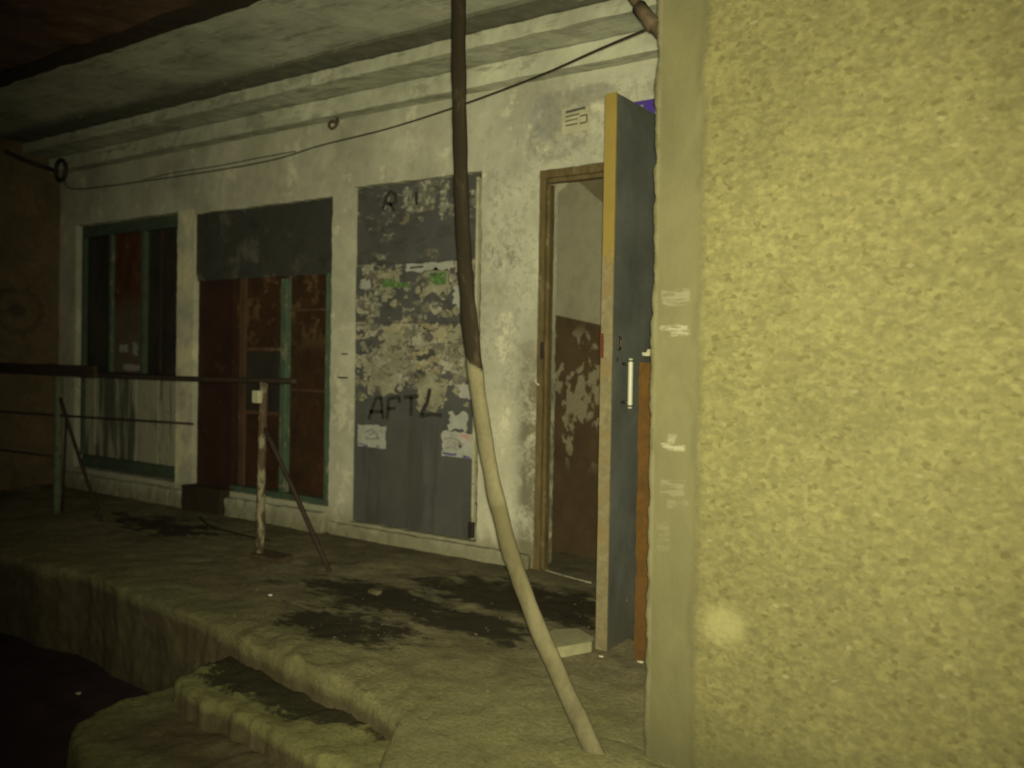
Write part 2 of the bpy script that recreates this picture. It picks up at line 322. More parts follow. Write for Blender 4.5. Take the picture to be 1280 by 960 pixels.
WOODF = simple('brown_painted_frame', (.082, .060, .026), .65, 1.25, 22, .75, .5, c2=(.15, .13, .08), thr=(.57, .66), s2=16, stretch=(1, 1, .35))
def mk_inner():
    m = Mat('stairwell_wall_two_tone', .9, 0, .25)
    a = m.noise(6, 8, .72, .1, (1, 1, .8), (1, 4, 2)); b = m.noise(10, 6, .62, .4, (1, 1, .6), (4, 4, 7)); f = m.noise(40, 5, .6)
    upc = m.vary((.165, .158, .118), a, .72, 1.15)
    upc = m.mix(m.mul(m.ss(m.add(a, m.mul(m.z, .02)), .58, .66), .45), upc, (.11, .105, .075))
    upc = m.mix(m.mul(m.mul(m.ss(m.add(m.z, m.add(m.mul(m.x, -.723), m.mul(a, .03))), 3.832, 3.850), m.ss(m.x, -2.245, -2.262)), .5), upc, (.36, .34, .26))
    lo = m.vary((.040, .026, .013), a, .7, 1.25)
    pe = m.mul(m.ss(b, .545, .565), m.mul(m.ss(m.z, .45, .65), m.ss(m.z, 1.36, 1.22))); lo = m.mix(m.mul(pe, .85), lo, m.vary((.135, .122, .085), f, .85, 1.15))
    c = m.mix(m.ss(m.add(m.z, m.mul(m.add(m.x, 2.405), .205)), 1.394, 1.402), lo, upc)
    return m.done(c, m.add(a, m.mul(pe, -.4)), .4, .006)
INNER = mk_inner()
INNERC = simple('stairwell_soffit', (.085, .072, .045), .8, 1.15, 6, .95, .4)
POLEM = None
def mk_pole():
    m = Mat('pole_dark_and_whitewashed', .95, 0, .1)
    b = m.noise(14, 6, .65, .4, (1, 1, .35)); f = m.noise(60, 4, .6); e = m.noise(8, 5, .6)
    dk = m.vary((.0105, .0082, .005), b, .8, 1.2); wh = m.vary((.086, .078, .048), b, .62, 1.15); wh = m.vary(wh, f, .90, 1.08); wh = m.mix(m.mul(m.ss(e, .50, .60), m.mul(m.ss(m.z, .62, .40), .45)), wh, (.055, .048, .026))
    # whitewash brushed up to a slanting line
    zz = m.add(m.z, m.add(m.mul(m.add(m.x, 1.496), .7), m.mul(m.add(e, -.5), .03)))
    zz = m.add(zz, m.mul(m.add(f, -.5), .05)); dk = m.mix(m.mul(m.ss(b, .55, .66), .6), dk, (.030, .025, .016)); wh = m.mix(m.mul(m.ss(m.noise(40, 6, .75, .2, (1, 1, .3), (2, 2, 2)), .60, .66), .6), wh, (.050, .040, .022)); c = m.mix(m.ss(zz, 1.108, 1.124), wh, dk)
    rub = m.mul(m.ss(m.add(m.z, m.mul(m.add(e, -.5), .12)), .705, .66), m.ss(m.add(m.z, m.mul(m.add(m.x, 1.34), .5)), .50, .52)); c = m.mix(m.mul(rub, .72), c, (.052, .045, .024))
    s2 = m.mul(m.ss(b, .56, .64), m.ss(m.z, .50, .46)); c = m.mix(m.mul(s2, .5), c, (.075, .068, .038))
    return m.done(c, m.add(b, m.mul(f, .3)), .35, .004)
POLEM = mk_pole()
RAILM = simple('rusted_black_rail', (.022, .014, .010), .6, 1.5, 30, .8, .5, c2=(.07, .05, .03), thr=(.64, .7), s2=20)
POSTM = simple('chipped_white_post', (.05, .032, .020), .7, 1.4, 30, .8, .6, c2=(.16, .145, .10), thr=(.50, .56), s2=18, stretch=(1, 1, .4))
GPOST = simple('green_grey_post', (.075, .095, .06), .7, 1.3, 20, .85, .4, c2=(.03, .025, .018), thr=(.56, .64), s2=14)
CABLEM = simple('black_cable', (.018, .014, .010), .8, 1.2, 40, .6, .1)
BRKT = simple('rusty_bracket_steel', (.045, .032, .018), .6, 1.4, 30, .8, .5)
PAPER = simple('weathered_poster_paper', (.27, .275, .265), .78, 1.12, 12, .9, .3, c2=(.17, .17, .155), thr=(.60, .68), s2=22)
def mk_torn():
    m = Mat('layered_torn_paper', .92, 0, .15)
    a = m.noise(16, 8, .75, .3, (.8, 1, 1.2), (1, 1, 4)); b = m.noise(34, 7, .75, .2, (.7, 1, 1.3), (2, 5, 1)); g_ = m.noise(7, 5, .6, .2)
    c = m.vary((.205, .200, .150), g_, .75, 1.15); c = m.vary(c, b, .75, 1.2)
    c = m.mix(m.ss(a, .53, .56), c, m.vary((.095, .092, .072), b, .7, 1.2)); c = m.mix(m.ss(b, .60, .63), c, (.040, .038, .032))
    c = m.mix(m.mul(m.ss(a, .42, .38), .6), c, (.30, .29, .24))
    return m.done(c, m.add(a, b), .4, .003)
PAPER2 = mk_torn()
GREEN = simple('faded_green_print', (.045, .115, .028), .6, 1.3, 45, .9, .2, c2=(.14, .17, .09), thr=(.50, .56), s2=40)
INK = simple('dark_ink', (.045, .045, .045), .8, 1.3, 60, .9, 0)
INKB = simple('blue_ink', (.07, .06, .17), .8, 1.3, 60, .9, 0)
INKR = simple('pink_ink', (.34, .20, .18), .8, 1.2, 60, .9, 0)
INKG = simple('grey_ink', (.19, .19, .185), .8, 1.2, 60, .9, 0)
SPRAY = simple('black_spray_paint', (.019, .018, .016), .7, 1.6, 40, .85, 0)
BLUE = simple('blue_enamel', (.045, .025, .20), .85, 1.15, 25, .5, .1)
WHITEP = simple('white_enamel', (.55, .55, .55), .85, 1.1, 30, .5, .1)
HANDLE = simple('white_plastic_handle', (.27, .27, .22), .92, 1.05, 30, .45, .1)
DARKM = simple('dark_metal', (.015, .013, .011), .8, 1.3, 40, .5, .1)
REDM = simple('red_paint_patch', (.05, .013, .005), .8, 1.2, 40, .8, .1)
STONEM = simple('pale_concrete_slab', (.17, .165, .10), .8, 1.15, 18, .95, .6)
GRAVELM = simple('grit', (.070, .063, .036), .5, 1.5, 9, .95, .4)
def mk_ground():
    m = Mat('wet_black_asphalt', .85, 0, .15)
    a = m.noise(6, 7, .7, .5); b = m.voro(70)
    c = m.vary((.030, .019, .022), a, .6, 1.5)
    return m.done(c, m.add(a, m.mul(b, .4)), .5, .01)
GROUND = mk_ground()

# ------------------------------------------------------------------ object helpers
def link(name, me, mat, parent=None):
    o = bpy.data.objects.new(name, me); COL.objects.link(o)
    if mat and not me.materials: me.materials.append(mat)
    if parent is not None:
        me.transform(Matrix.Translation(-abs_loc(parent))); o.parent = parent
    return o
def abs_loc(o):
    v = Vector(o.location)
    while o.parent is not None: o = o.parent; v += Vector(o.location)
    return v
def tag(o, label=None, cat=None, group=None, kind=None):
    for k, v in (('label', label), ('category', cat), ('group', group), ('kind', kind)):
        if v: o[k] = v
    return o
def thing(name, label, cat, loc, group=None):
    o = bpy.data.objects.new(name, None); COL.objects.link(o); o.location = loc; o.empty_display_size = .1
    return tag(o, label, cat, group)
def base_mesh(name, me, mat, origin):       # top-level one-mesh thing with its origin at its base
    me.transform(Matrix.Translation(-Vector(origin))); o = bpy.data.objects.new(name, me); COL.objects.link(o)
    o.location = origin
    if mat: me.materials.append(mat)
    return o

def wob(p, amp, f=9, seed=0):
    q = Vector(p)*f + Vector((seed, seed*1.7, seed*.3))
    return noise.noise_vector(q)*amp + noise.noise_vector(q*3.1)*amp*.45

def lines(cuts, cell):
    out = []
    for a, b in zip(cuts[:-1], cuts[1:]):
        n = max(1, round((b-a)/cell)); out += [a + (b-a)*i/n for i in range(n)]
    return out + [cuts[-1]]
def grid_slab(name, us, vs, cell, pos, depth, holes=(), amp=.004, edge=.004, f=9, smooth=False, fine=0, keep=None):
    """sheet spanned by us x vs cuts, holes left out, thickened by depth (a Vector)"""
    U = lines(us, cell); V = lines(vs, cell)
    K = [[True]*(len(V)-1) for _ in range(len(U)-1)]
    for i in range(len(U)-1):
        for j in range(len(V)-1):
            cu, cv = (U[i]+U[i+1])/2, (V[j]+V[j+1])/2
            if any(h[0] < cu < h[1] and h[2] < cv < h[3] for h in holes): K[i][j] = False
            if keep and not keep(cu, cv): K[i][j] = False
    idx = {}; verts = []; faces = []; cnt = {}
    def g(i, j):
        if (i, j) not in idx: idx[i, j] = len(verts); verts.append((i, j))
        return idx[i, j]
    for i in range(len(U)-1):
        for j in range(len(V)-1):
            if K[i][j]:
                q = (g(i, j), g(i+1, j), g(i+1, j+1), g(i, j+1)); faces.append(q)
                for a, b in zip(q, q[1:]+q[:1]): cnt[a, b] = 1
    bd = [(a, b) for (a, b) in cnt if (b, a) not in cnt]
    bv = {a for e in bd for a in e}
    n = len(verts); co = []
    D = Vector(depth); dn = D.normalized()
    for k, (i, j) in enumerate(verts):
        p = Vector(pos(U[i], V[j])); w = wob(p, amp, f)
        q = p + dn*w.dot(dn)
        if fine: q += dn*noise.noise(p*45)*fine + dn*noise.noise(p*95)*fine*.7
        if k in bv:
            e = wob(p, edge, 28, 3) + wob(p, edge*.7, 6, 5); e -= dn*e.dot(dn); q += e
        co.append(q)
    co += [c + D for c in co]
    F = list(faces) + [tuple(reversed([v+n for v in q])) for q in faces] + [(b, a, a+n, b+n) for (a, b) in bd]
    me = bpy.data.meshes.new(name); me.from_pydata([tuple(c) for c in co], [], F); me.validate(); me.update()
    bm = bmesh.new(); bm.from_mesh(me); bmesh.ops.recalc_face_normals(bm, faces=bm.faces); bm.to_mesh(me); bm.free()
    if smooth:
        for p_ in me.polygons: p_.use_smooth = True
    return me
XZ = lambda Y: (lambda u, v: (u, Y, v))

def rbox(name, x0, x1, y0, y1, z0, z1, cell=.04, amp=.003, bev=0, f=9):
    """subdivided, slightly irregular box"""
    bm = bmesh.new()
    X = lines([x0, x1], cell); Y = lines([y0, y1], cell); Z = lines([z0, z1], cell)
    vd = {}
    def v(i, j, k):
        if (i, j, k) not in vd:
            p = Vector((X[i], Y[j], Z[k])); ed = (i in (0, len(X)-1)) + (j in (0, len(Y)-1)) + (k in (0, len(Z)-1))
            c = Vector(((x0+x1)/2, (y0+y1)/2, (z0+z1)/2))
            q = p + wob(p, amp, f)
            if ed >= 2 and amp: q += (c-p).normalized()*abs(noise.noise(p*22))*amp*1.6
            vd[i, j, k] = bm.verts.new(q)
        return vd[i, j, k]
    nx, ny, nz = len(X)-1, len(Y)-1, len(Z)-1
    for i in range(nx):
        for j in range(ny):
            bm.faces.new((v(i, j, 0), v(i, j+1, 0), v(i+1, j+1, 0), v(i+1, j, 0))); bm.faces.new((v(i, j, nz), v(i+1, j, nz), v(i+1, j+1, nz), v(i, j+1, nz)))
        for k in range(nz):
            bm.faces.new((v(i, 0, k), v(i+1, 0, k), v(i+1, 0, k+1), v(i, 0, k+1))); bm.faces.new((v(i, ny, k), v(i, ny, k+1), v(i+1, ny, k+1), v(i+1, ny, k)))
    for j in range(ny):
        for k in range(nz):
            bm.faces.new((v(0, j, k), v(0, j, k+1), v(0, j+1, k+1), v(0, j+1, k))); bm.faces.new((v(nx, j, k), v(nx, j+1, k), v(nx, j+1, k+1), v(nx, j, k+1)))
    me = bpy.data.meshes.new(name); bm.to_mesh(me); bm.free(); return me
def box(name, x0, x1, y0, y1, z0, z1, bev=.002):
    bm = bmesh.new(); bmesh.ops.create_cube(bm, size=1)
    for v in bm.verts: v.co = Vector(((x0+x1)/2+v.co.x*(x1-x0), (y0+y1)/2+v.co.y*(y1-y0), (z0+z1)/2+v.co.z*(z1-z0)))
    if bev: bmesh.ops.bevel(bm, geom=bm.edges[:], offset=bev, segments=1, affect='EDGES', clamp_overlap=True)
    me = bpy.data.meshes.new(name); bm.to_mesh(me); bm.free(); return me

def tube(name, pts, r, seg=10, sub=1, amp=0, flat=None, closed=False):
    """tube through points; r a number or a list; sub = Catmull-Rom subdivisions"""
    P = [Vector(p) for p in pts]; n = len(P); Rr = r if isinstance(r, (list, tuple)) else [r]*n
    C, Q = [], []
    for i in range(n-1 if not closed else n):
        p0, p1, p2, p3 = (P[(i-1) % n] if closed or i > 0 else P[0]), P[i], P[(i+1) % n], (P[(i+2) % n] if closed or i+2 < n else P[-1])
        for s in range(sub):
            t = s/sub
            C.append(.5*((2*p1)+(p2-p0)*t+(2*p0-5*p1+4*p2-p3)*t*t+(3*p1-p0-3*p2+p3)*t**3) if sub > 1 else p1.copy()); Q.append(Rr[i]+(Rr[(i+1) % n]-Rr[i])*t)
    if not closed: C.append(P[-1].copy()); Q.append(Rr[-1])
    bm = bmesh.new(); rings = []; m = len(C); prev = None
    for i, c in enumerate(C):
        a = C[(i-1) % m] if closed or i > 0 else C[0]; b = C[(i+1) % m] if closed or i < m-1 else C[-1]
        t = (b-a).normalized()
        if prev is None: nn = t.orthogonal().normalized()
        else: nn = (prev - t*prev.dot(t)).normalized()
        prev = nn; bb = t.cross(nn); ring = []
        for k in range(seg):
            an = 2*math.pi*k/seg; d = nn*math.cos(an)+bb*math.sin(an); rr = Q[i]
            if flat: d = d - flat*d.dot(flat)*.4
            p = c + d*rr
            if amp: p += d*noise.noise(p*14)*amp
            ring.append(bm.verts.new(p))
        rings.append(ring)
    for i in range(m if closed else m-1):
        A, B = rings[i], rings[(i+1) % m]
        for k in range(seg): bm.faces.new((A[k], A[(k+1) % seg], B[(k+1) % seg], B[k]))
    if not closed: bm.faces.new(list(reversed(rings[0]))); bm.faces.new(rings[-1])
    bmesh.ops.recalc_face_normals(bm, faces=bm.faces)
    me = bpy.data.meshes.new(name); bm.to_mesh(me); bm.free()
    for p in me.polygons: p.use_smooth = True
    return me

def plate(name, outline, y, t, map3=None):
    """flat piece with an outline in (x,z) standing t proud of plane Y=y"""
    bm = bmesh.new(); f3 = map3 or (lambda u, v, w: (u, y-w, v))
    a = [bm.verts.new(f3(u, v, t)) for u, v in outline]; b = [bm.verts.new(f3(u, v, 0)) for u, v in outline]
    bm.faces.new(a); bm.faces.new(list(reversed(b))); n = len(a)
    for i in range(n): bm.faces.new((a[i], a[(i+1) % n], b[(i+1) % n], b[i]))
    bmesh.ops.recalc_face_normals(bm, faces=bm.faces); bmesh.ops.triangulate(bm, faces=[f for f in bm.faces if len(f.verts) > 4])
    me = bpy.data.meshes.new(name); bm.to_mesh(me); bm.free(); return me
def torn(x0, x1, z0, z1, amp, n=7, rnd=random):
    o = []
    for i in range(n): o.append((x0+(x1-x0)*i/n, z0+rnd.uniform(-amp, amp)))
    for i in range(n): o.append((x1+rnd.uniform(-amp, amp), z0+(z1-z0)*i/n))
    for i in range(n): o.append((x1+(x0-x1)*i/n, z1+rnd.uniform(-amp, amp)))
    for i in range(n): o.append((x0+rnd.uniform(-amp, amp), z1+(z0-z1)*i/n))
    return o
def stroke(name, paths, w, y, t=.0015):
    bm = bmesh.new()
    for path in paths:
        n = len(path)
        L = []
        for i, (u, v) in enumerate(path):
            a = Vector(path[max(0, i-1)]); b = Vector(path[min(n-1, i+1)]); d = (b-a).normalized(); nn = Vector((-d.y, d.x))
            ww = w*(1+.35*noise.noise(Vector((u*30, v*30, 1))))*.5
            L.append((Vector((u, v))+nn*ww, Vector((u, v))-nn*ww))
        vs = [(bm.verts.new((a.x, y-t, a.y)), bm.verts.new((b.x, y-t, b.y)), bm.verts.new((a.x, y, a.y)), bm.verts.new((b.x, y, b.y))) for a, b in L]
        for p, q in zip(vs[:-1], vs[1:]):
            bm.faces.new((p[0], q[0], q[1], p[1])); bm.faces.new((p[0], p[2], q[2], q[0])); bm.faces.new((p[1], q[1], q[3], p[3]))
        bm.faces.new((vs[0][0], vs[0][1], vs[0][3], vs[0][2])); bm.faces.new((vs[-1][0], vs[-1][2], vs[-1][3], vs[-1][1]))
    bmesh.ops.recalc_face_normals(bm, faces=bm.faces)
    me = bpy.data.meshes.new(name); bm.to_mesh(me); bm.free(); return me
def dens(path, k=6):
    o = []
    for (a, b), (c, d) in zip(path[:-1], path[1:]):
        for i in range(k): o.append((a+(c-a)*i/k, b+(d-b)*i/k))
    return o+[path[-1]]

# ------------------------------------------------------------------ the ground and the stepped porch
me = bpy.data.meshes.new('ground')
g = 60
me.from_pydata([(-g, -g, -.44), (g, -g, -.44), (g, g, -.44), (-g, g, -.44)], [], [(0, 1, 2, 3)])
tag(link('ground', me, GROUND), kind='structure')

def porch_edge(x):
    pts = [(-7.2, -1.40), (-4.83, -1.445), (-3.23, -1.475), (-2.71, -1.56), (-1.95, -1.70), (-1.66, -1.79), (-1.50, -2.05), (-1.30, -2.35), (1.6, -2.4)]
    for (a, b), (c, d) in zip(pts[:-1], pts[1:]):
        if a <= x <= c: return b+(d-b)*(x-a)/(c-a)
    return pts[-1][1]
def fbm(p, f, o=4):
    s = 0; a = 1
    for _ in range(o): s += noise.noise(p*f)*a; a *= .5; f *= 2.03
    return s
def porch():
    xs = lines([-6.93, -.7], .018) + lines([-.7, 1.5], .05)[1:]; V = []; Fc = []
    NT = 76; NR = 22
    for x in xs:
        e0 = porch_edge(x)
        e = e0 + fbm(Vector((x, 0, 3)), 1.4, 3)*.045 + noise.noise(Vector((x*14, 2, 2)))*.006
        for j in range(NT+1):
            t = (j/NT)**.8; y = .02 + (e-.02)*t
            p = Vector((x, y, 0)); z = fbm(p, 3.2, 5)*.010 + fbm(p, 13, 3)*.004
            out = max(0, (y - (e+.16))/-.16)                       # crumbling toward the lip
            cl = min(1, max(0, (x+3.0)/.4))*min(1, max(0, (-1.45-x)/.3)); out2 = max(0, min(1, (y-(e+.30))/-.26))
            z += -.012*out**4 + fbm(p, 9, 4)*.008*out + fbm(p, 30, 3)*.006*out + (max(0, fbm(p, 7, 5)+.10)*.024 + fbm(p, 26, 3)*.009)*out2*cl
            z *= min(1, max(0, (-y+.02)/.12))
            V.append((x, y, z))
        zl = V[-1][2]
        for k in range(1, NR+1):
            z = zl + (-.47-zl)*k/NR; p = Vector((x, e, z))
            rg_ = 1-abs(fbm(p, 7, 4)); V.append((x, e + (fbm(p, 3, 4)*.016 + (rg_-.75)*.006 + fbm(p, 24, 3)*.006)*min(1, k/2) - .004*k/NR, z))
    m = NT+NR+1
    for i in range(len(xs)-1):
        for j in range(m-1): a = i*m+j; Fc.append((a, a+1, a+m+1, a+m))
    me = bpy.data.meshes.new('porch_floor'); me.from_pydata(V, [], Fc); me.update()
    for p in me.polygons: p.use_smooth = True
    return me
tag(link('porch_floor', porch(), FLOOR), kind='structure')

def step(name, x0, x1, yo, yb, zt, zb, rad, cell=.016, seed=0):
    """stair tread whose outer edge is yo(x) and whose left end is rounded; falls away to zb"""
    X = lines([x0-.14, x1], cell); ymin = min(yo(x0), yo(x1))-.16; Y = lines([ymin, yb], cell); V = []; Fc = []
    for x in X:
        for y in Y:
            p = Vector((x+seed, y, 0))
            dx = (x0+rad)-x; dy = (yo(x)+rad)-y
            if dx > 0 and dy > 0: d = math.hypot(dx, dy)-rad
            else: d = max(dx-rad, dy-rad)
            d += fbm(p, 3, 4)*.022 + fbm(p, 22, 3)*.008
            h = fbm(p, 5, 5)*.014 + max(0, fbm(p, 9, 3))*.014 + fbm(p, 30, 3)*.005 - .014*max(0, 1+min(0, d)/.05)**2
            t = min(1, max(0, (d+.004)/.026)); t = t*t*(3-2*t)
            V.append((x, y, (zt+h)*(1-t)+zb*t))
    m = len(Y)
    for i in range(len(X)-1):
        for j in range(m-1): a = i*m+j; Fc.append((a, a+m, a+m+1, a+1))
    me = bpy.data.meshes.new(name); me.from_pydata(V, [], Fc); me.update()
    for p in me.polygons: p.use_smooth = True
    return me
lin = lambda xa, ya, xb, yb: (lambda x: ya+(yb-ya)*(x-xa)/(xb-xa))
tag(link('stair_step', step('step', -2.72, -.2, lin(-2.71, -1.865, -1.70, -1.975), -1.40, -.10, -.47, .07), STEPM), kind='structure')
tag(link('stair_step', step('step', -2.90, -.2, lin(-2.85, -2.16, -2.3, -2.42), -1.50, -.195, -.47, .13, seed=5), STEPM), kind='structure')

# ------------------------------------------------------------------ the building
B = thing('apartment_building', 'whitewashed ground floor of an old apartment block behind the porch, with windows and doors', 'building', (-4, 0, 0))
HO = [(-6.70, -5.34, .16, 2.17), (-5.147, -3.755, .16, 2.14), (-3.575, -2.60, .09, 2.178), (-2.226, -1.33, -.06, 2.138)]
us = sorted({-7.2, 1.5, *[h[0] for h in HO], *[h[1] for h in HO]}); vs = sorted({-.06, 2.64, .09, .16, 2.138, 2.14, 2.17, 2.178})
link('wall', grid_slab('wall', us, vs, .028, XZ(0), (0, .20, 0), HO, .003, .006, 5), WALL, B)
# rough foot below the bays
link('plinth', rbox('plinth', -3.72, -2.24, -.035, .0, -.02, .075, .03, .008, f=14), WALL, B)
link('plinth', rbox('plinth', -5.34, -5.15, -.055, .0, -.02, .125, .03, .010, f=14), WALL, B)
link('plinth', rbox('plinth', -4.71, -3.76, -.055, .0, -.02, .125, .03, .010, f=14), WALL, B)
link('plinth', rbox('plinth', -6.93, -5.35, -.055, .0, -.02, .12, .03, .010, f=14), WALL, B)

# stepped cornices and soffit of the porch roof
C = thing('porch_canopy', 'stepped concrete canopy over the porch, pale soffit with a dark outer beam', 'canopy', (-4, -.6, 2.6))
link('cornice', rbox('cornice', -7.2, 1.5, -.100, .20, 2.617, 2.724, .05, .005), CEIL, C)
link('cornice', rbox('cornice', -7.2, 1.5, -.310, .20, 2.732, 2.806, .05, .006), CEIL, C)
link('cornice', rbox('cornice', -7.2, 1.5, -.465, .20, 2.815, 2.835, .05, .005), SHADEC, C)
link('soffit', rbox('soffit', -7.2, 1.5, -1.5, .20, 2.85, 2.95, .05, .005, f=4), CEIL, C)
link('edge_strip', rbox('edge_strip', -7.2, 1.5, -1.335, -1.225, 2.742, 2.862, .05, .008), BLACKW, C)
link('edge_beam', rbox('edge_beam', -7.2, 1.5, -2.05, -1.34, 2.76, 2.95, .05, .014, f=5), BEAMM, C)

# left side wall of the porch
Ls = grid_slab('side_wall', [-1.52, .1], [-.46, 2.84], .04, lambda u, v: (-6.945, u, v), (-.2, 0, 0), (), .010, .006, 6)
tag(base_mesh('side_wall', Ls, SIDEW, (-6.945, -.7, -.44)), 'dark brown plastered side wall at the far left with a sprayed ring', 'wall')

# ---- glazed bay with apron (far left)
def part(name, me, mat, par, label=None):
    o = link(name, me, mat, par)
    if label: o['label'] = label
    return o
W1 = bpy.data.objects.new('window', None); COL.objects.link(W1); W1.parent = B; W1.location = Vector((-6.02, .08, .16)) - B.location; W1['label'] = 'far left window with turquoise frame over a streaked apron'
part('frame', box('frame', -6.698, -5.342, .05, .11, 2.075, 2.165, .004), TEALD, W1)
part('frame', box('frame', -6.698, -6.665, .05, .11, .26, 2.073), TEALD, W1)
part('frame', box('frame', -5.372, -5.342, .05, .11, .26, 2.073), TEALD, W1)
part('mullion', box('mullion', -6.290, -6.258, .045, .11, .96, 2.073), TEAL, W1)
part('mullion', box('mullion', -5.862, -5.822, .045, .11, .96, 2.073), TEALD, W1)
part('pane', box('pane', -6.664, -6.291, .085, .095, .96, 2.074, 0), GLASS, W1)
part('pane', box('pane', -5.821, -5.373, .085, .095, .96, 2.074, 0), GLASS, W1)
part('sash', box('sash', -5.66, -5.635, .068, .084, .97, 2.07), BLACKW, W1)
part('board', box('board', -6.257, -5.863, .07, .09, .96, 2.074, .003), WINB, W1, 'brown board nailed between the two dark panes')
part('sill', box('sill', -6.70, -5.34, .0, .11, .915, .955, .004), BLACKW, W1)
part('rail', box('rail', -6.664, -5.373, .048, .11, .17, .262, .004), TEALD, W1)
nst = 9; wst = (6.664-5.373)/nst
for i in range(nst):
    x = -6.664+i*wst
    part('apron_board', rbox('apron_board', x+.006, x+wst-.006, .070+.006*(i % 2), .1, .264, .913, .05, .002), APRON, W1)
part('apron_backing', box('apron_backing', -6.664, -5.373, .102, .12, .264, .913, 0), BLACKW, W1)
for (x, z, w, h) in ((-6.17, 1.13, .11, .06), (-5.99, 1.10, .06, .10), (-6.12, .985, .22, .04)):
    part('paper_scrap', plate('scrap', torn(x, x+w, z, z+h, .010, 4), .07, .002), INKG, W1)

# ---- boarded double door bay
D2 = bpy.data.objects.new('boarded_doorway', None); COL.objects.link(D2); D2.parent = B; D2.location = Vector((-4.45, .08, .16)) - B.location
D2['label'] = 'wide doorway with red-brown leaves under a smudged grey sheet'
part('metal_sheet', grid_slab('sheet', [-5.145, -3.757], [1.655, 2.138], .05, XZ(.030), (0, .006, 0), (), .003, .004), TIN, D2)
part('metal_sheet', grid_slab('sheet', [-5.143, -4.86], [1.690, 2.150], .05, XZ(.018), (0, .006, 0), (), .003, .003), TIN, D2)
part('door_leaf', rbox('leaf', -5.145, -4.765, .045, .09, .02, 1.70, .06, .002), MAROON, D2, 'dark maroon leaf standing ajar')
part('door_leaf', rbox('leaf', -4.752, -4.257, .072, .10, .20, 1.70, .06, .002), BROWN, D2)
part('door_leaf', rbox('leaf', -4.199, -3.823, .072, .10, .20, 1.70, .06, .002), BROWN, D2)
part('stile', box('stile', -4.700, -4.640, .052, .073, .20, 1.68, .003), PLY, D2)
part('stile', box('stile', -4.256, -4.200, .030, .10, .20, 1.64, .003), TEAL, D2)
part('stile', box('stile', -3.822, -3.776, .018, .10, .20, 1.66, .003), TEAL, D2)
part('rail', box('rail', -4.639, -4.257, .056, .071, 1.150, 1.175, .002), PLY, D2)
part('rail', box('rail', -4.639, -4.257, .056, .071, .71, .735, .002), PLY, D2)
part('rail', box('rail', -4.199, -3.823, .060, .071, .885, .902, .002), PLY, D2)
part('rail', box('rail', -4.199, -3.823, .060, .071, 1.42, 1.435, .002), PLY, D2)
part('bottom_rail', rbox('rail', -4.76, -3.757, .030, .10, .16, .198, .04, .003), TEALD, D2)
part('glass', box('glass', -4.638, -4.258, .064, .070, .74, 1.145, 0), GLASS, D2)
base = rbox('step_box', -5.145, -4.715, -.082, .03, -.01, .175, .03, .006)
tag(base_mesh('wooden_box', base, BLACKW, (-4.93, -.03, 0)), 'low dark box on the floor against the foot of the maroon door leaf', 'box')

# ---- sheet metal cover with torn posters
SM = thing('sheet_metal_cover', 'grey sheet metal panel covered in torn posters with black letters sprayed below the middle', 'metal panel', (-3.09, .03, .09))
for i, (z0, z1, yy) in enumerate(((.098, 1.330, .030), (1.335, 1.690, .027), (1.695, 2.172, .031))):
    part('sheet', grid_slab('sheet', [-3.570, -2.635], [z0, z1], .04, XZ(yy), (0, .012, 0), (), .0035, .002, 4), SHEET, SM)
part('edge_trim', box('trim', -2.650, -2.634, .014, .042, .10, 2.15, .001), OLDW, SM)
part('gap_strip', box('gap_strip', -2.632, -2.604, .055, .075, .10, 2.15, .001), BLACKW, SM)
part('latch', box('latch', -2.66, -2.625, -.004, .02, .11, .20, .003), DARKM, SM)
rr = random.Random(11)
def poster(x0, x1, z0, z1, mat, amp, label=None, y=.026, tilt=0, name='poster'):
    ol = torn(x0, x1, z0, z1, amp, 7, rr)
    cx, cz = (x0+x1)/2, (z0+z1)/2
    ol = [(cx+(u-cx)*math.cos(tilt)-(v-cz)*math.sin(tilt), cz+(u-cx)*math.sin(tilt)+(v-cz)*math.cos(tilt)) for u, v in ol]
    return part(name, plate(name, ol, y, .003), mat, SM, label)
p1 = poster(-3.530, -3.305, .565, .700, PAPER, .006, 'white poster with a faint grey drawing, lower left')
part('print', stroke('print', [dens([(-3.47, .655), (-3.42, .675), (-3.38, .655), (-3.36, .625), (-3.42, .615), (-3.47, .62)])], .016, .0225), INKG, p1)
part('print', stroke('print', [dens([(-3.44, .64), (-3.40, .655)])], .016, .0225), INKG, p1)
part('print', stroke('print', [dens([(-3.52, .580), (-3.45, .574)])], .008, .0225), INKB, p1)
part('print', stroke('print', [dens([(-3.38, .578), (-3.35, .572)])], .008, .0225), INKB, p1)
p2 = poster(-2.872, -2.655, .555, .700, PAPER, .008, 'white poster with red corner and dark blob, lower right')
part('print', stroke('print', [dens([(-2.74, .688), (-2.70, .675), (-2.672, .655)]), dens([(-2.71, .690), (-2.672, .675)])], .012, .0225), INKR, p2)
part('print', stroke('print', [dens([(-2.86, .655), (-2.80, .665), (-2.75, .65), (-2.72, .625)]), dens([(-2.85, .60), (-2.79, .615), (-2.76, .60)]), dens([(-2.79, .64), (-2.77, .625), (-2.74, .64)])], .013, .0225), INKG, p2)
part('print', stroke('print', [dens([(-2.745, .628), (-2.735, .612)])], .024, .0222), INK, p2)
part('print', stroke('print', [dens([(-2.865, .573), (-2.80, .568), (-2.765, .573)]), dens([(-2.72, .566), (-2.67, .560)])], .013, .0225), INKB, p2)
g1 = poster(-3.43, -3.20, 1.555, 1.66, PAPER2, .020)
part('print', plate('print', [(-3.345, 1.600), (-3.265, 1.602), (-3.245, 1.58), (-3.15, 1.572), (-3.13, 1.545), (-3.345, 1.55)], .0225, .0015), GREEN, g1, 'faded green block of a torn flyer')
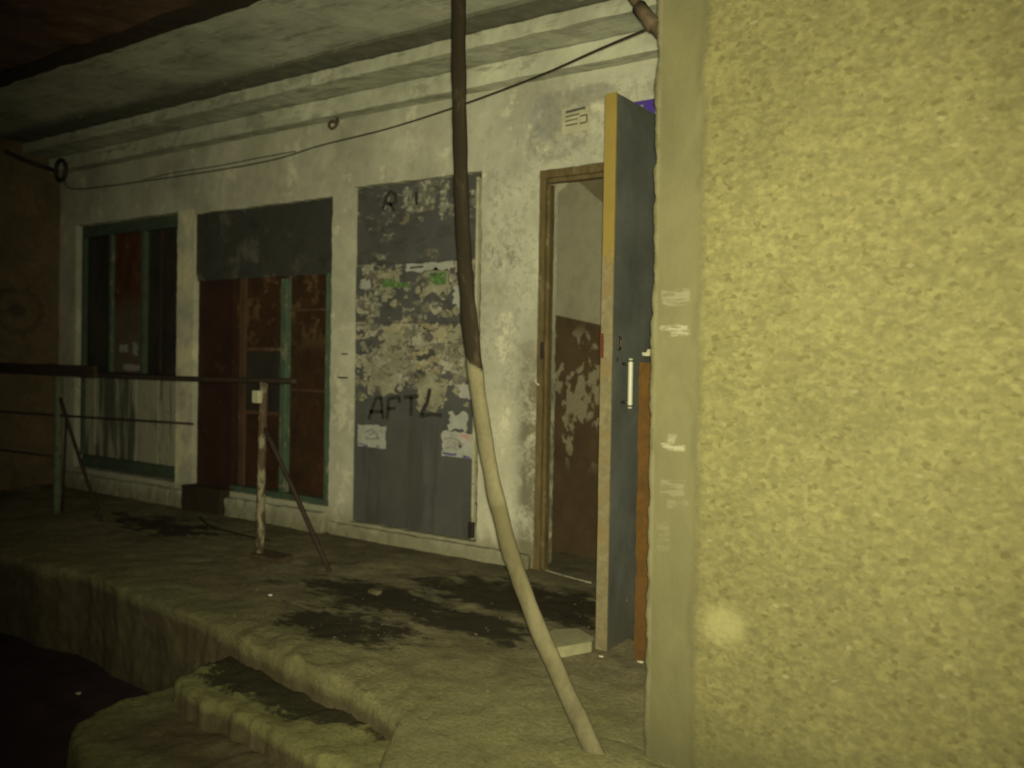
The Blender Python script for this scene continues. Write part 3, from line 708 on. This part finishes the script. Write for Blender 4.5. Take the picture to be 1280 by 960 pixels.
g2 = poster(-3.02, -2.83, 1.50, 1.64, PAPER2, .02)
part('print', plate('print', [(-2.985, 1.628), (-2.86, 1.622), (-2.862, 1.555), (-2.93, 1.548), (-2.975, 1.575)], .0225, .0015), GREEN, g2, 'faded green block of a torn flyer')
part('print', stroke('print', [dens([(-2.975, 1.615), (-2.93, 1.612)])], .012, .0205), INK, g2)
g3 = poster(-3.16, -2.83, 1.635, 1.685, PAPER, .008)
part('print', stroke('print', [dens([(-3.13, 1.660), (-3.03, 1.664)], 14)], .012, .0225), INK, g3)
poster(-2.80, -2.68, 1.63, 1.685, PAPER, .012); poster(-3.53, -3.45, 1.54, 1.60, PAPER, .012)
poster(-2.86, -2.72, 1.13, 1.30, PAPER2, .014); poster(-2.82, -2.69, .71, .81, PAPER, .016)
poster(-3.07, -2.87, .83, 1.04, PAPER2, .030); poster(-3.45, -3.24, .90, 1.05, PAPER2, .03); poster(-3.32, -3.14, 1.06, 1.26, PAPER2, .030)
poster(-3.56, -3.47, .85, .90, PAPER2, .014); poster(-2.80, -2.68, 1.42, 1.55, PAPER, .02); poster(-2.75, -2.66, .90, .98, PAPER, .012)
bmS = bmesh.new()                                                    # countless leftovers of older bills
for _ in range(150):
    x = rr.uniform(-3.55, -2.67); z = rr.choice((rr.gauss(1.2, .17), rr.gauss(1.5, .1), rr.gauss(1.05, .09)))
    if not (.86 < z < 2.15) or abs(z-1.333) < .012 or abs(z-1.693) < .03: continue
    r_ = rr.uniform(.008, .035)*(1 if z < 1.68 else .7); n = rr.randint(6, 9); a0 = rr.uniform(0, 6)
    ol = [(x+math.cos(a0+k*6.283/n)*r_*rr.uniform(.35, 1.3), z+math.sin(a0+k*6.283/n)*r_*rr.uniform(.35, 1.1)) for k in range(n)]
    yy = .0255-rr.uniform(0, .001); vs_ = [bmS.verts.new((u, yy-.0012, v)) for u, v in ol]; vb = [bmS.verts.new((u, yy+.003, v)) for u, v in ol]
    bmS.faces.new(vs_)
    for k in range(n): bmS.faces.new((vs_[k], vs_[(k+1) % n], vb[(k+1) % n], vb[k]))
bmesh.ops.triangulate(bmS, faces=[f for f in bmS.faces if len(f.verts) > 4])
bmesh.ops.recalc_face_normals(bmS, faces=bmS.faces)
meS = bpy.data.meshes.new('paper_scraps'); bmS.to_mesh(meS); bmS.free()
part('paper_scraps', meS, PAPER2, SM)['kind'] = 'stuff'
GY = .022
part('graffiti', stroke('graffiti', [
    dens([(-3.445, .735), (-3.385, .870), (-3.345, .875), (-3.325, .745)]), dens([(-3.435, .785), (-3.33, .790)]),
    dens([(-3.292, .745), (-3.285, .870), (-3.20, .885), (-3.195, .850)]), dens([(-3.285, .81), (-3.225, .815)]),
    dens([(-3.165, .885), (-3.05, .895)]), dens([(-3.105, .89), (-3.105, .775)]),
    dens([(-2.965, .945), (-2.985, .86), (-3.035, .778), (-2.95, .795), (-2.875, .790)])], .024, GY), SPRAY, SM, 'black sprayed letters AFTL')
part('graffiti', stroke('graffiti', [dens([(-3.355, 2.025), (-3.33, 2.09), (-3.295, 2.135), (-3.255, 2.11), (-3.245, 2.065), (-3.285, 2.05), (-3.33, 2.065)]), dens([(-3.30, 2.07), (-3.265, 2.01)])], .020, GY), SPRAY, SM, 'black scribble near the top')
part('graffiti', stroke('graffiti', [dens([(-3.092, 2.110), (-3.088, 2.03)])], .022, GY), SPRAY, SM, 'short black dash near the top')

# ---- doorway: timber frame and stairwell behind
DF = bpy.data.objects.new('door_frame', None); COL.objects.link(DF); DF.parent = B; DF.location = Vector((-1.78, .05, 0)) - B.location
part('jamb', rbox('jamb', -2.222, -2.186, -.004, .045, -.01, 2.132, .04, .0025), WOODF, DF)
part('jamb', rbox('jamb', -2.186, -2.168, .018, .060, -.01, 2.062, .04, .002), WOODF, DF)
part('jamb', rbox('jamb', -1.385, -1.334, -.004, .16, -.01, 2.132, .04, .0025), WOODF, DF)
part('head', rbox('head', -2.222, -1.334, -.006, .045, 2.092, 2.134, .04, .0025), WOODF, DF)
part('head', rbox('head', -2.186, -1.385, .018, .06, 2.070, 2.092, .04, .002), WOODF, DF)
part('strike_plate', box('strike_plate', -2.200, -2.182, -.012, .0, 1.13, 1.22, .002), DARKM, DF)
part('hook', tube('hook', [(-2.23, -.01, 1.00), (-2.21, -.04, 1.005), (-2.19, -.03, .99)], .005, 6, 4), OLDW, DF)

SWD = thing('stairwell', 'dim entry seen through the open doorway, pale grey above and peeling brown below', 'stairwell', (-2.0, .5, 0))
ux, uy = -.29, .957
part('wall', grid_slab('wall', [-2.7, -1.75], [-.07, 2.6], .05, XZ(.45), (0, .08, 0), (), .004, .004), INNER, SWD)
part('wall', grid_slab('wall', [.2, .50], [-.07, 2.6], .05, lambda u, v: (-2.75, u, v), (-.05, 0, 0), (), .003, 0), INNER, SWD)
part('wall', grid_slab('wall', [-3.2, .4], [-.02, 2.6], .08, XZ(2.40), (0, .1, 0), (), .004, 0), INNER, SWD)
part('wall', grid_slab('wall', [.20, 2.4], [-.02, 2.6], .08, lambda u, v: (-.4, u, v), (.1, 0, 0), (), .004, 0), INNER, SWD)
part('landing_floor', rbox('floor', -3.2, .4, .02, 2.4, -.12, -.006, .08, .005), FLOOR, SWD)
part('ceiling', box('ceiling', -3.2, .4, .2, 2.4, 2.60, 2.7, 0), INNERC, SWD)
# sloping underside of the stair flight
bm = bmesh.new()
Pq = [(-3.3, 1.30), (-.4, 2.9)]
vs_ = []
for y in (.35, .442):
    for (x, z) in ((-2.206, 2.165), (-1.76, 1.775), (-1.76, 2.55), (-2.206, 2.55)): vs_.append(bm.verts.new((x, y, z)))
for f in ((0, 1, 2, 3), (7, 6, 5, 4), (0, 4, 5, 1), (1, 5, 6, 2), (2, 6, 7, 3), (3, 7, 4, 0)): bm.faces.new([vs_[i] for i in f])
bmesh.ops.recalc_face_normals(bm, faces=bm.faces); me = bpy.data.meshes.new('stair_soffit'); bm.to_mesh(me); bm.free()
part('stair_soffit', me, INNERC, SWD, 'brown side of the stair flight cutting across the top corner')

# ---- open steel door
DA = Vector((-1.396, -.905, 0)); DB = Vector((-1.335, -.03, 0)); dd = (DB-DA).normalized(); dn = Vector((dd.y, -dd.x, 0)); DH = 2.155
DO = thing('open_steel_door', 'grey steel entrance door standing open with yellow edge and white pull handle', 'door', (-1.33, -.03, 0))
def dmap(u, w, z): return DA + dd*u + dn*w + Vector((0, 0, z))
def dbox(name, u0, u1, w0, w1, z0, z1, cell=.05, amp=.0008, mat=STEELD, par=DO, bev=0):
    me = rbox(name, u0, u1, w0, w1, z0, z1, cell, amp) if cell else box(name, u0, u1, w0, w1, z0, z1, bev)
    for v in me.vertices: p = v.co.copy(); v.co = dmap(p.x, p.y, p.z)
    # dn is the far -> near mirror of the local frame: flip
    bm = bmesh.new(); bm.from_mesh(me); bmesh.ops.recalc_face_normals(bm, faces=bm.faces); bm.to_mesh(me); bm.free()
    return part(name, me, mat, par)
DL = (DB-DA).length
dbox('panel', .004, DL, 0, .046, .012, DH)
dbox('edge', -.004, .004, -.001, .048, .010, DH+.002, .03, .0012, DEDGE)
dbox('inner_facing', .006, DL, -.008, -.001, .02, DH-.01, .06, .0006, WOODF)
dbox('hinge', DL-.03, DL+.01, .046, .066, 1.78, 1.90, 0, 0, DARKM, bev=.003)
dbox('hinge', DL-.03, DL+.01, .046, .066, .28, .40, 0, 0, DARKM, bev=.003)
dbox('lock_faceplate', -.0075, -.0045, -.004, .012, 1.14, 1.235, 0, 0, REDM, bev=.0008)
# pull handle: bar on two standoffs
hu = .085
hm = tube('handle', [dmap(hu, .082, .945), dmap(hu, .082, .96), dmap(hu, .082, 1.125), dmap(hu, .082, 1.140)], [.0085, .010, .010, .0085], 12, 1)
H = part('handle', hm, HANDLE, DO)
for z in (.968, 1.118): part('standoff', tube('standoff', [dmap(hu, .044, z), dmap(hu, .080, z)], .006, 8), DARKM, H)
for z in (.955, 1.130): part('collar', tube('collar', [dmap(hu, .082, z-.003), dmap(hu, .082, z+.003)], .0112, 12), DARKM, H)
L = dbox('lock', .034, .062, .046, .054, 1.170, 1.225, 0, 0, DARKM, bev=.004)
part('keyhole', tube('keyhole', [dmap(.050, .052, 1.185), dmap(.050, .0565, 1.190), dmap(.050, .0565, 1.205), dmap(.050, .052, 1.212)], .004, 8), BRKT, L)
dbox('lock', .028, .044, .046, .051, 1.126, 1.142, 0, 0, DARKM, bev=.002)

# rust-brown board leaning between the door and the near wall
ob = grid_slab('board', [-1.238, -.98], [.002, 1.128], .02, XZ(-.905), (0, .022, 0), (), .003, .005, 9)
tag(base_mesh('rusty_board', ob, RUST, (-1.11, -.905, 0)), 'rust-brown board standing upright in the gap between steel door and stucco wall', 'board')
ck = plate('catch', [(-1.215, 1.150), (-1.10, 1.152), (-1.10, 1.172), (-1.195, 1.175), (-1.20, 1.163), (-1.217, 1.163)], -.90, .03)
tag(base_mesh('metal_catch', ck, PAPER2, (-1.16, -.9, 1.15)), 'small pale metal catch just above the rusty board', 'bracket')

# blue number plate on the facade
SG = thing('blue_sign', 'small blue enamel plate with white lettering above the open steel door', 'sign', (-1.65, 0, 2.28))
part('plate', box('plate', -1.735, -1.570, -.016, -.008, 2.285, 2.415, .002), BLUE, SG)
part('lettering', stroke('lettering', [dens([(-1.715, 2.380), (-1.63, 2.388)], 12)], .010, -.0165), INKG, SG)
part('lettering', stroke('lettering', [dens([(-1.640, 2.372), (-1.618, 2.366), (-1.612, 2.350), (-1.628, 2.342), (-1.615, 2.330)]), dens([(-1.70, 2.355), (-1.66, 2.357)])], .009, -.0165), WHITEP, SG)
# stencilled notice over the doorway
NT_ = thing('paper_notice', 'small faded paper notice with printed lines pasted above the doorway', 'notice', (-2.0, 0, 2.3))
part('sheet', plate('sheet', torn(-2.09, -1.93, 2.31, 2.44, .006, 6, rr), -.006, .002), OLDW, NT_)
LN = [dens([(-2.07, 2.422), (-1.955, 2.430)], 10), dens([(-2.07, 2.398), (-1.99, 2.403)], 10), dens([(-2.07, 2.375), (-2.00, 2.379)], 10), dens([(-2.07, 2.352), (-2.00, 2.354)], 10),
      dens([(-1.985, 2.39), (-1.945, 2.392), (-1.945, 2.355), (-1.985, 2.352)], 4)]
part('print', stroke('print', LN[:1], .012, -.0085), INK, NT_); [part('print', stroke('print', [q_], .007, -.0085), INK, NT_) for q_ in LN[1:]]

# ------------------------------------------------------------------ near stucco wall
NW = grid_slab('stucco', [-.905, -.2, 1.5], [-.47, 2.755], .0125, XZ(-1.59), (0, .26, 0), (), .002, .0075, 5, True, .0008)
for v in NW.vertices:           # the smooth render strip sits a little behind the pebbled coat
    if v.co.x < -.765 + .012*noise.noise(Vector((1, 1, v.co.z*6))) and v.co.y < -1.45: v.co.y += .007
tag(base_mesh('stucco_wall', NW, STUCCO, (.3, -1.59, -.44)), 'coarse yellow stucco wall filling the right side, smooth render strip at its corner', 'wall')

# ------------------------------------------------------------------ bent pole
PP = [(-1.585, -1.62, 2.86), (-1.583, -1.62, 2.55), (-1.580, -1.62, 2.289), (-1.570, -1.62, 1.952), (-1.554, -1.62, 1.641), (-1.526, -1.62, 1.331), (-1.496, -1.62, 1.126), (-1.452, -1.62, .898), (-1.396, -1.62, .676), (-1.305, -1.62, .439), (-1.193, -1.625, .241), (-1.105, -1.635, .106), (-1.005, -1.65, -.03)]
pr = [.027, .027, .0268, .026, .026, .027, .028, .028, .028, .029, .030, .031, .032]
pm = tube('pole', PP, pr, 16, 8, .0045, Vector((0, 1, 0)))
tag(base_mesh('bent_pole', pm, POLEM, (-1.0, -1.65, 0)), 'tall bent pole, dark on top and whitewashed below, curving down to the stucco wall', 'pole')

# ------------------------------------------------------------------ railing
RL = thing('porch_railing', 'low rusted pipe railing with chipped post and slanting braces on the porch', 'railing', (-4.6, -.69, 0))
part('handrail', tube('handrail', [(-6.93, -.69, 1.012), (-6.2, -.69, 1.000), (-5.2, -.69, .972), (-4.2, -.69, .975), (-3.56, -.69, .985), (-3.316, -.69, .988)], .0155, 8, 4, .002), RAILM, RL)
part('rail_board', rbox('rail_board', -6.93, -5.16, -.735, -.708, .955, 1.035, .05, .006), RAILM, RL, 'thicker dark board tied to the left of the handrail')
part('mid_rail', tube('mid_rail', [(-6.93, -.69, .660), (-5.6, -.69, .682), (-4.19, -.69, .708)], .008, 6, 3, .001), RAILM, RL)
part('lower_rail', tube('lower_rail', [(-6.93, -.69, .372), (-5.62, -.69, .395)], .008, 6, 2, .001), RAILM, RL)
P1 = part('post', tube('post', [(-3.585, -.69, -.01), (-3.58, -.69, .5), (-3.57, -.69, .975)], .024, 10, 4, .003), POSTM, RL, 'rusty post with chipped white paint')
part('base_plate', rbox('base_plate', -3.61, -3.385, -.74, -.62, .0, .030, .03, .003), BRKT, P1)
part('clamp', box('clamp', -3.615, -3.56, -.735, -.70, .86, .93, .004), OLDW, P1)
part('post', tube('post', [(-5.665, -.69, -.01), (-5.66, -.69, .5), (-5.66, -.69, .975)], .026, 10, 4, .003), GPOST, RL, 'green-grey post at the far left')
part('post', tube('post', [(-5.56, -.69, .68), (-5.60, -.69, .02)], .009, 6, 2), RAILM, RL)
part('brace', tube('brace', [(-3.56, -.69, .72), (-3.30, -.685, .36), (-3.054, -.683, .0)], .0125, 8, 3, .001), RAILM, RL)
part('brace', tube('brace', [(-5.64, -.69, .80), (-5.40, -.685, .40), (-5.14, -.68, .0)], .0125, 8, 3, .001), RAILM, RL)

# ------------------------------------------------------------------ cable, insulators, bracket
CB = thing('overhead_cable', 'thin dark cable sagging along the wall from the near bracket to the far ring', 'cable', (-3.8, -.05, 2.4))
cp = [(-1.06, -1.28, 2.212), (-1.37, -1.05, 2.272), (-1.654, -.88, 2.301), (-1.983, -.70, 2.336), (-2.506, -.45, 2.384), (-3.155, -.20, 2.432), (-3.824, -.05, 2.459), (-4.292, -.03, 2.426), (-5.047, -.03, 2.422), (-6.594, -.03, 2.457), (-6.72, -.09, 2.53)]
part('wire', tube('wire', cp, .0048, 6, 6), CABLEM, CB)
part('wire', tube('wire', [(-4.05, -.045, 2.452), (-4.40, -.04, 2.452), (-4.856, -.04, 2.446), (-5.358, -.04, 2.452), (-5.703, -.04, 2.44)], .0035, 6, 5), CABLEM, CB)
IN = thing('cable_ring', 'dark coil ring fixed high on the wall at the far left corner', 'cable ring', (-6.75, -.03, 2.6))
part('ring', tube('ring', [(-6.70+.075*math.cos(a*math.pi/6), -.13, 2.600+.085*math.sin(a*math.pi/6)) for a in range(12)], .017, 8, 2, .003, None, True), CABLEM, IN)
part('strap', tube('strap', [(-6.76, -.13, 2.60), (-6.86, -.15, 2.63), (-6.92, -.25, 2.66), (-6.93, -.45, 2.71)], .018, 8, 4, .003), CABLEM, IN)
HK = thing('wall_hook', 'small rusty hook on the wall under the cornice, above the sheet metal panel', 'hook', (-3.71, -.02, 2.59))
part('hook', tube('hook', [(-3.74, .0, 2.615), (-3.745, -.04, 2.600), (-3.74, -.055, 2.57), (-3.71, -.06, 2.548), (-3.68, -.055, 2.565), (-3.672, -.05, 2.60), (-3.69, -.05, 2.625)], .009, 8, 4, .001), BRKT, HK)
part('pin', tube('pin', [(-3.735, .01, 2.605), (-3.735, -.03, 2.605)], .012, 8), BRKT, HK)
BK = thing('pipe_bracket', 'brown slanting pipe bracket at the top holding the cable beside the stucco wall', 'bracket', (-1.0, -1.3, 2.2))
part('arm', tube('arm', [(-1.26, -1.22, 2.50), (-1.13, -1.28, 2.336), (-1.03, -1.30, 2.20), (-.94, -1.32, 2.10)], [.014, .015, .019, .020], 10, 3, .003), BRKT, BK)
part('sleeve', tube('sleeve', [(-1.095, -1.29, 2.285), (-1.035, -1.30, 2.205)], .024, 10, 2, .002), BRKT, BK)
NA = rbox('nail', -3.68, -3.60, -.012, -.004, .985, .995, .02, .001)
tag(base_mesh('wire_scrap', NA, CABLEM, (-3.64, -.01, .98)), 'short dark wire stapled across the pale pier beside the metal panel', 'wire')
NA = rbox('nail', -3.65, -3.60, -.012, -.004, 1.135, 1.144, .02, .001)
tag(base_mesh('wire_scrap', NA, CABLEM, (-3.62, -.01, 1.13)), 'shorter upper wire stub on the pale pier', 'wire')

# ------------------------------------------------------------------ things lying about
def slab_piece():
    bm = bmesh.new(); ol = [(-1.600, -.985), (-1.575, -1.030), (-1.512, -1.080), (-1.470, -1.015), (-1.412, -.915), (-1.425, -.865), (-1.53, -.800), (-1.609, -.868)]
    t = [bm.verts.new((x, y, 0.036+wob((x, y, 0), .003).z)) for x, y in ol]; b = [bm.verts.new((x*1.0, y, -.005)) for x, y in ol]; n = len(ol)
    bm.faces.new(t); bm.faces.new(b[::-1])
    for i in range(n): bm.faces.new((t[i], t[(i+1) % n], b[(i+1) % n], b[i]))
    bmesh.ops.bevel(bm, geom=bm.edges[:], offset=.003, segments=2, affect='EDGES', clamp_overlap=True)
    bmesh.ops.recalc_face_normals(bm, faces=bm.faces)
    me = bpy.data.meshes.new('slab'); bm.to_mesh(me); bm.free(); return me
tag(base_mesh('concrete_slab', slab_piece(), STONEM, (-1.51, -.93, 0)), 'flat pale broken slab lying at the foot of the open steel door', 'slab')
tag(base_mesh('stick', tube('stick', [(-2.16, -.02, .014), (-2.0, -.06, .012), (-1.83, -.09, .010)], .0042, 6, 3, .002), PAPER2, (-2.0, -.06, 0)), 'thin pale stick lying on the floor across the doorway', 'stick')
tag(base_mesh('wire_scrap', tube('wire', [(-4.75, -.22, .012), (-4.45, -.36, .012), (-4.15, -.40, .010), (-3.80, -.42, .010)], .007, 6, 5), CABLEM, (-4.3, -.35, 0)), 'long dark wire lying on the floor left of the chipped post', 'wire')
mound = bmesh.new(); bmesh.ops.create_icosphere(mound, subdivisions=4, radius=1)
for v in mound.verts: v.co = Vector((v.co.x*.17, v.co.y*.13, v.co.z*.014)) + Vector((-.99, -1.66, -.004)); v.co.z += fbm(v.co, 9, 3)*.003
me = bpy.data.meshes.new('soil'); mound.to_mesh(me); mound.free()
tag(base_mesh('soil_heap', me, FLOOR, (-.99, -1.66, 0)), 'low heap of soil round the foot of the bent pole', 'soil', kind='stuff')
def litter(x, y, z, s, lab, mat=OLDW):
    bm = bmesh.new(); bmesh.ops.create_icosphere(bm, subdivisions=2, radius=s)
    for v in bm.verts: v.co = Vector((v.co.x*1.5, v.co.y, v.co.z*.5)) + wob(v.co, s*.3, 30) + Vector((x, y, z))
    me = bpy.data.meshes.new('litter'); bm.to_mesh(me); bm.free()
    tag(base_mesh('litter', me, mat, (x, y, z)), lab, 'litter', 'scraps of litter on the porch and steps')
litter(-2.946, -1.169, .016, .009, 'tiny white scrap on the floor before the chipped post', WHITEP)
litter(-2.27, -1.60, -.085, .009, 'white crumb on the dark upper step', WHITEP)
litter(-1.345, -.965, .010, .008, 'small pale crumb right under the door edge')
litter(-1.20, -.93, .010, .010, 'pale crumb at the foot of the rusty board')
litter(-2.58, -.86, .02, .028, 'curled brown leaf-like scrap on the mud before the metal panel', GRAVELM)
litter(-3.63, -1.68, -.43, .012, 'pale scrap in the black hollow left of the steps')

# loose grit and mud crumbs
def grit(name, n, fn, smin, smax, mat, lab, cat):
    bm = bmesh.new(); rg = random.Random(5)
    for _ in range(n):
        x, y, z = fn(rg); s = rg.uniform(smin, smax)*rg.uniform(.4, 1)
        c = Vector((x, y, z)); vs = []
        for d in ((1, 0, 0), (-1, 0, 0), (0, 1, 0), (0, -1, 0), (0, 0, .8), (0, 0, -.6)): vs.append(bm.verts.new(c + Vector(d)*s*rg.uniform(.6, 1.3) + Vector((rg.uniform(-1, 1), rg.uniform(-1, 1), 0))*s*.3))
        for a, b, e in ((0, 2, 4), (2, 1, 4), (1, 3, 4), (3, 0, 4), (2, 0, 5), (1, 2, 5), (3, 1, 5), (0, 3, 5)): bm.faces.new((vs[a], vs[b], vs[e]))
    me = bpy.data.meshes.new(name); bm.to_mesh(me); bm.free()
    tag(link(name, me, mat), lab, cat, kind='stuff')
def onporch(rg):
    x = rg.uniform(-3.6, -.95); e = porch_edge(x); y = -.05+(e+.02)*rg.random()**.7 if rg.random() < .5 else e+abs(rg.gauss(0, .16))
    y = min(-.03, max(e-.0, y)); p = Vector((x, y, 0)); return x, y, fbm(p, 3.2, 5)*.010+.001
grit('loose_grit', 700, onporch, .003, .008, GRAVELM, 'loose crumbs of concrete and soil strewn over the porch floor and steps', 'grit')
def onstep(rg): return rg.uniform(-2.8, -1.2), rg.uniform(-1.80, -1.60), -.097+rg.uniform(-.004, .01)
grit('soil_crumbs', 160, onstep, .003, .008, BLACKW, 'dark soil crumbs gathered on the upper step under the porch edge', 'soil')
